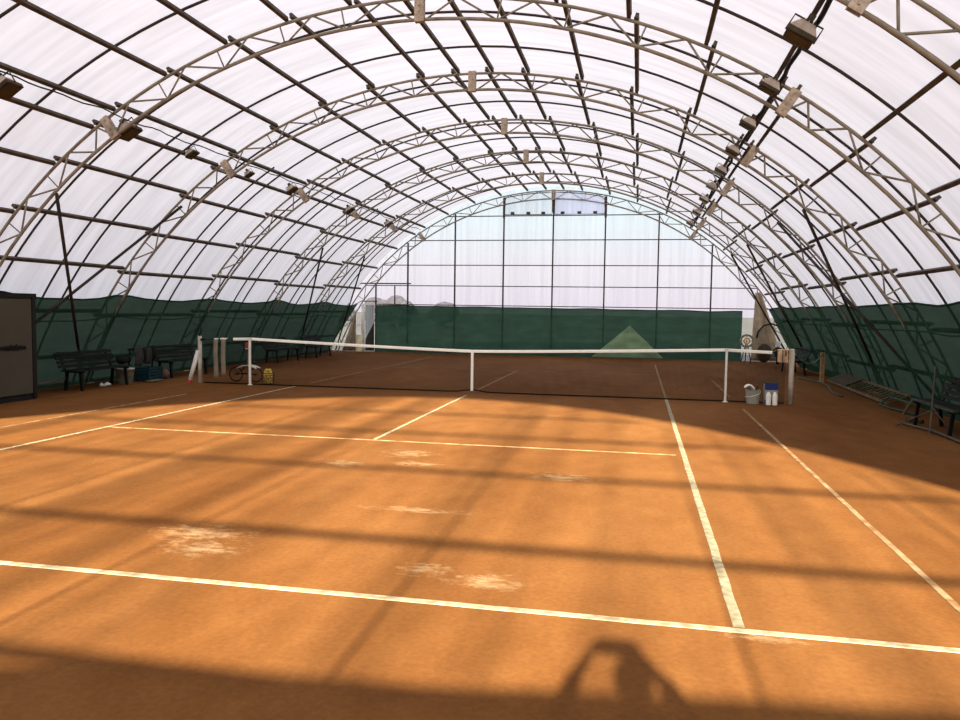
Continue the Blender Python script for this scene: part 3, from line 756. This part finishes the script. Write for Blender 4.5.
MB().tube([(.0, -.85, .0), (.12, -.9, .26)], .02, 8).build('tube', 'rack', t)
MB().tube([(-.02, .45, .03), (.12, .38, .2)], .02, 8).build('tube', 'green_tube', t)
t = thing('tripod', 'thin grey tripod stand in front of the right bench', 'tripod', (7.92, -3.45, 0))
MB().tube([(-.02, -.1, .0), (.14, .25, 1.02)], .014, 6).build('mast', 'grey_tube', t)
MB().tube([(.02, -.02, .36), (-.25, .75, .0)], .011, 6).build('leg', 'grey_tube', t)
MB().tube([(.04, .0, .40), (.25, -.35, .0)], .011, 6).build('leg', 'grey_tube', t)
o = MB().tube([(7.82, -2.55, .03), (8.0, -3.4, .04), (8.02, -5.2, .03)], .02, 8).build('loose_pole', 'grey_tube'); tag(o, 'pale pole lying on the clay before the right bench', 'pole')
o = MB().tube([(8.03, -2.1, .05), (8.2, -2.35, .04)], .035, 8).build('short_stick', 'rack_dark'); tag(o, 'short brown stick on the clay near the right bench', 'stick')
o = MB().beam((8.35, 5.6, 0), (8.35, 5.6, .80), .10, .07).build('wooden_stake', 'wood'); tag(o, 'upright tan wooden stake by the right windbreak, holding the rope', 'stake')
pts = [Vector((6.60, .0, 1.0)).lerp(Vector((8.33, 5.55, .76)), i/20)-Vector((0, 0, .22*4*(i/20)*(1-i/20))) for i in range(21)]
o = MB().tube(pts, .016, 6).build('guy_rope', 'rope'); tag(o, 'green rope from the right net post to the wooden stake', 'rope')
pts = [(7.95+.22*sin(i*.33)+.012*i, 6.6-.33*i, .025) for i in range(16)]
o = MB().tube(pts, .022, 6).build('garden_hose', 'green_tube', smooth=True); tag(o, 'green hose lying in curves beyond the slatted rack', 'hose')

# far right corner: drape, reel, hose
def drape_r(u, v):
    x = 7.78+.28*(1-v)*-.35+(.20+.95*(1-v))*u; return Vector((x, YF-.35+.05*sin(u*11+v*2), .05+2.55*v))
o = MB().grid(drape_r, 24, 14).build('corner_drape', 'drape', smooth=True, solid=.01); tag(o, 'beige drape flaring out in the right corner of the far gable', 'drape')
t = thing('hose_reel', 'round hose reel before the far windbreak, above the right end of the net', 'hose reel', (7.45, 13.5, 0))
q = MB()
for r_ in (.235, .20): q.tube([(r_*cos(2*pi*k/28), 0, .80+r_*sin(2*pi*k/28)) for k in range(28)], .022, 6, closed=True)
q.build('coiled_hose', 'reel', t)
q = MB(); q.tube([(.10*cos(2*pi*k/20), -.02, .80+.10*sin(2*pi*k/20)) for k in range(20)], .03, 6, closed=True); q.box((0, 0, .8), (.40, .03, .03)); q.box((0, 0, .8), (.03, .03, .40)); q.build('drum', 'winder', t)
q = MB()
for s in (-1, 1): q.tube([(s*.18, .08, 0), (0, .04, .80)], .018, 6)
q.tube([(0, .3, 0), (0, .04, .80)], .018, 6); q.build('stand', 'dark_metal', t)
q = MB(); q.ball((8.1, YF-.7, .36), .28, 14, 8, (.95, .6, 1.25)); o = q.build('dark_sack', 'rack_dark', smooth=True); tag(o, 'brown sack at the foot of the beige corner drape', 'sack')
o = MB().tube([(7.85, YF-.5, .9), (7.9, YF-.5, 1.15), (8.1, YF-.5, 1.38), (8.35, YF-.55, 1.45), (8.6, YF-.6, 1.35)], .03, 6).build('hanging_hose', 'hose', smooth=True); tag(o, 'dark hose looped in front of the beige corner drape', 'hose')
t = thing('pipe_elbow', 'white striped dark fitting on the clay behind the right net post', 'fitting', (8.45, 12.9, 0))
MB().tube([(0, 0, 0), (0, 0, .75)], .06, 10).build('stem', 'dark_metal', t); MB().tube([(0, 0, .62), (0, 0, .82)], .09, 10).build('collar', 'white', t)

# far left corner: open doorway
t = thing('downpipe', 'white pipe with a cream block at its foot, left corner of far gable', 'pipe', (-7.72, YF-.2, 0))
MB().tube([(0, 0, .02), (0, 0, 1.98)], .07, 12).build('pipe', 'white', t, smooth=True)
MB().box((-.14, -.02, .36), (.28, .22, .72)).build('foot_block', 'cream', t, bevel=.02)
o = MB().grid(lambda u, v: Vector((-8.62+(.62*u)*(1-v)+.62*v, YF-.25+.03*sin(u*12), .03+1.75*v*1.0)), 14, 8).build('corner_curtain', 'drape', smooth=True, solid=.01); tag(o, 'tan curtain pulled into a wedge beside the white corner pipe', 'curtain')
m = MB(); m.add([(-7.63, YF-.15, .55), (-7.25, YF-.15, 1.25), (-7.25, YF-.15, 1.95), (-7.63, YF-.15, 1.95)], [(0, 1, 2, 3)]); o = m.build('corrugated_panel', 'panel_pale', solid=.01); tag(o, 'pale translucent panel right of the white corner pipe', 'panel')
m = MB(); m.add([(-7.63, YF-.15, .05), (-7.25, YF-.15, .05), (-7.25, YF-.15, 1.23), (-7.63, YF-.15, .53)], [(0, 1, 2, 3)]); o = m.build('corner_flap', 'cloth_grey', solid=.01); tag(o, 'dark grey sheet below the pale corner panel', 'sheet')

# ------------------------------------------------------------------ outside: hazy trees beyond the far gable
def tree(x, y, h, w, lab):
    t = thing('tree', lab, 'tree', (x, y, -.05), group='far trees outside the gable')
    MB().tube([(0, 0, 0), (.05, 0, h*.45), (0, .1, h*.8)], [.14, .1, .04], 8).build('trunk', 'bark', t)
    q = MB()
    for k in range(14):
        a = random.random()*6.28; rr = random.random()*w*.5
        q.ball((rr*cos(a), rr*sin(a)*.7, h*(.35+.6*random.random()*(1-rr/w))), w*(.20+.14*random.random()), 9, 6, (1, 1, .8))
    q.build('crown', 'leaf', t, smooth=False)
for i, (x, y, h, w) in enumerate(((-27.5, 62, 2.5, 3.0), (-24.3, 65, 3.0, 3.4), (-20.8, 60, 2.9, 3.2), (-17.0, 64, 2.3, 3.0))):
    tree(x, y, h, w, '%s hazy tree outside the far gable, counted from the left' % ORD[i])

# ------------------------------------------------------------------ the photographer, whose shadow falls on the clay
def skin_obj(name, pts, edges, m, parent, sub=2):
    me = bpy.data.meshes.new(name); me.from_pydata([p[0] for p in pts], edges, []); me.update()
    o = bpy.data.objects.new(name, me); COL.objects.link(o); o.parent = parent; me.materials.append(M[m])
    sk = o.modifiers.new('skin', 'SKIN'); sk.use_smooth_shade = True
    if not me.skin_vertices: me.attributes.new('skin', 'FLOAT', 'POINT') if False else None
    lay = me.skin_vertices[0].data if me.skin_vertices else None
    if lay:
        for i, p in enumerate(pts):
            r = p[1]; lay[i].radius = r if isinstance(r, tuple) else (r, r)
        lay[0].use_root = True
    ss = o.modifiers.new('subdivision', 'SUBSURF'); ss.levels = sub; ss.render_levels = sub
    return o
def ensure_skin(me):
    pass
P0 = thing('photographer', 'person standing behind the court in a dark jacket, holding up a phone', 'person', (3.60, -16.78, 0))
import bmesh
def skinned(name, pts, edges, m, parent, sub=2):
    me = bpy.data.meshes.new(name); bm = bmesh.new(); lay = bm.verts.layers.skin.verify()
    vs = []
    for i, (c, r) in enumerate(pts):
        v = bm.verts.new(c); v[lay].radius = r if isinstance(r, tuple) else (r, r); v[lay].use_root = (i == 0); vs.append(v)
    for a, b in edges: bm.edges.new((vs[a], vs[b]))
    bm.to_mesh(me); bm.free(); me.materials.append(M[m])
    o = bpy.data.objects.new(name, me); COL.objects.link(o); o.parent = parent
    sk = o.modifiers.new('skin', 'SKIN'); sk.use_smooth_shade = True
    ss = o.modifiers.new('subdivision', 'SUBSURF'); ss.levels = sub; ss.render_levels = sub
    return o
hip, sh = .93, 1.45
body = [((0, 0, hip), (.15, .11)), ((0, 0, 1.12), (.14, .10)), ((0, 0, 1.32), (.16, .11)), ((0, 0, 1.45), (.10, .08)), ((0, .015, 1.53), .055), ((0, .03, 1.60), (.07, .08)), ((0, .03, 1.69), (.078, .095)), ((0, .02, 1.765), (.055, .07))]
edges = [(i, i+1) for i in range(7)]
def limb(points, root):
    global body, edges
    prev = root
    for p_ in points: body.append(p_); edges.append((prev, len(body)-1)); prev = len(body)-1
    return prev
hands = {}
for s in (-1, 1):
    limb([((s*.10, 0, .88), .085), ((s*.11, .01, .68), .075), ((s*.115, .02, .48), .055), ((s*.12, -.01, .25), .048), ((s*.12, -.02, .08), .035), ((s*.13, .10, .035), .035)], 0)
    limb([((s*.17, 0, 1.44), .06), ((s*.25, .06, 1.42), .05), ((s*.31-.03, .14, 1.43), .045), ((s*.29-.04, .19, 1.46), .042), ((s*.215-.07, .25, 1.60), .034), ((s*.15-.09, .285, 1.67), .026), ((s*.13-.095, .29, 1.70), .03)], 3)
bo3 = skinned('body', body, edges, 'skin', P0)
# five fingers on each hand, curled round the phone, rooted in the palm of the body
for s in (-1, 1):
    pm_ = Vector((s*.13-.095, .29, 1.70))
    for k, L in enumerate((.9, 1.0, .95, .75)):
        z = -.025+.018*k
        fp = [pm_+Vector((0, .0, z*.5)), pm_+Vector((-s*.004, .035, z)), pm_+Vector((-s*.022, .055*L+.005, z+.004)), pm_+Vector((-s*.045*L, .052*L+.004, z+.006))]
        MB().tube(fp, [.009, .0088, .008, .0065], 8).build('finger', 'skin', bo3, smooth=True)
    MB().tube([pm_+Vector((0, -.01, .02)), pm_+Vector((-s*.02, -.012, .04)), pm_+Vector((-s*.045, .004, .045))], [.012, .011, .008], 8).build('thumb', 'skin', bo3, smooth=True)
face = MB(); face.ball((0, .132, 1.655), .016, 8, 6, (.8, 1, 1.3)); face.build('nose', 'skin', bo3, smooth=True)
for s in (-1, 1):
    MB().ball((s*.033, .115, 1.69), .012).build('eye', 'white', bo3, smooth=True); MB().ball((s*.085, .03, 1.67), .025, 8, 6, (.4, .8, 1.2)).build('ear', 'skin', bo3, smooth=True)
MB().ball((0, .118, 1.615), .018, 8, 6, (1.3, .4, .3)).build('mouth', 'red', bo3, smooth=True)
MB().ball((0, .0, 1.725), .102, 16, 10, (1, 1.12, .9)).build('hair', 'hair', P0, smooth=True)
skinned('jacket', [((0, 0, .90), (.175, .13)), ((0, 0, 1.12), (.165, .125)), ((0, 0, 1.32), (.185, .13)), ((0, 0, 1.44), (.12, .10))]+[x for s in (-1, 1) for x in (((s*.17, 0, 1.45), .075), ((s*.25, .06, 1.43), .065), ((s*.315-.03, .14, 1.435), .06), ((s*.295-.04, .19, 1.47), .056), ((s*.205-.075, .255, 1.62), .045))],
        [(0, 1), (1, 2), (2, 3), (3, 4), (4, 5), (5, 6), (6, 7), (7, 8), (3, 9), (9, 10), (10, 11), (11, 12), (12, 13)], 'jacket', P0)
skinned('trousers', [((0, 0, .95), (.165, .12)), ((.10, 0, .86), .10), ((.11, .01, .66), .09), ((.115, .02, .46), .072), ((.12, -.01, .10), .06), ((-.10, 0, .86), .10), ((-.11, .01, .66), .09), ((-.115, .02, .46), .072), ((-.12, -.01, .10), .06)],
        [(0, 1), (1, 2), (2, 3), (3, 4), (0, 5), (5, 6), (6, 7), (7, 8)], 'trousers', P0)
for s in (-1, 1): MB().ball((s*.125, .05, .048), .055, 14, 8, (.95, 2.5, .87)).build('shoe', 'shoe', P0, smooth=True)
o = MB().box((0, 0, 0), (.19, .009, .09)).build('phone', 'phone', bevel=.003); o.location = (3.505, -16.78+.325, 1.72); tag(o, 'black phone held sideways in both hands of the photographer', 'phone')
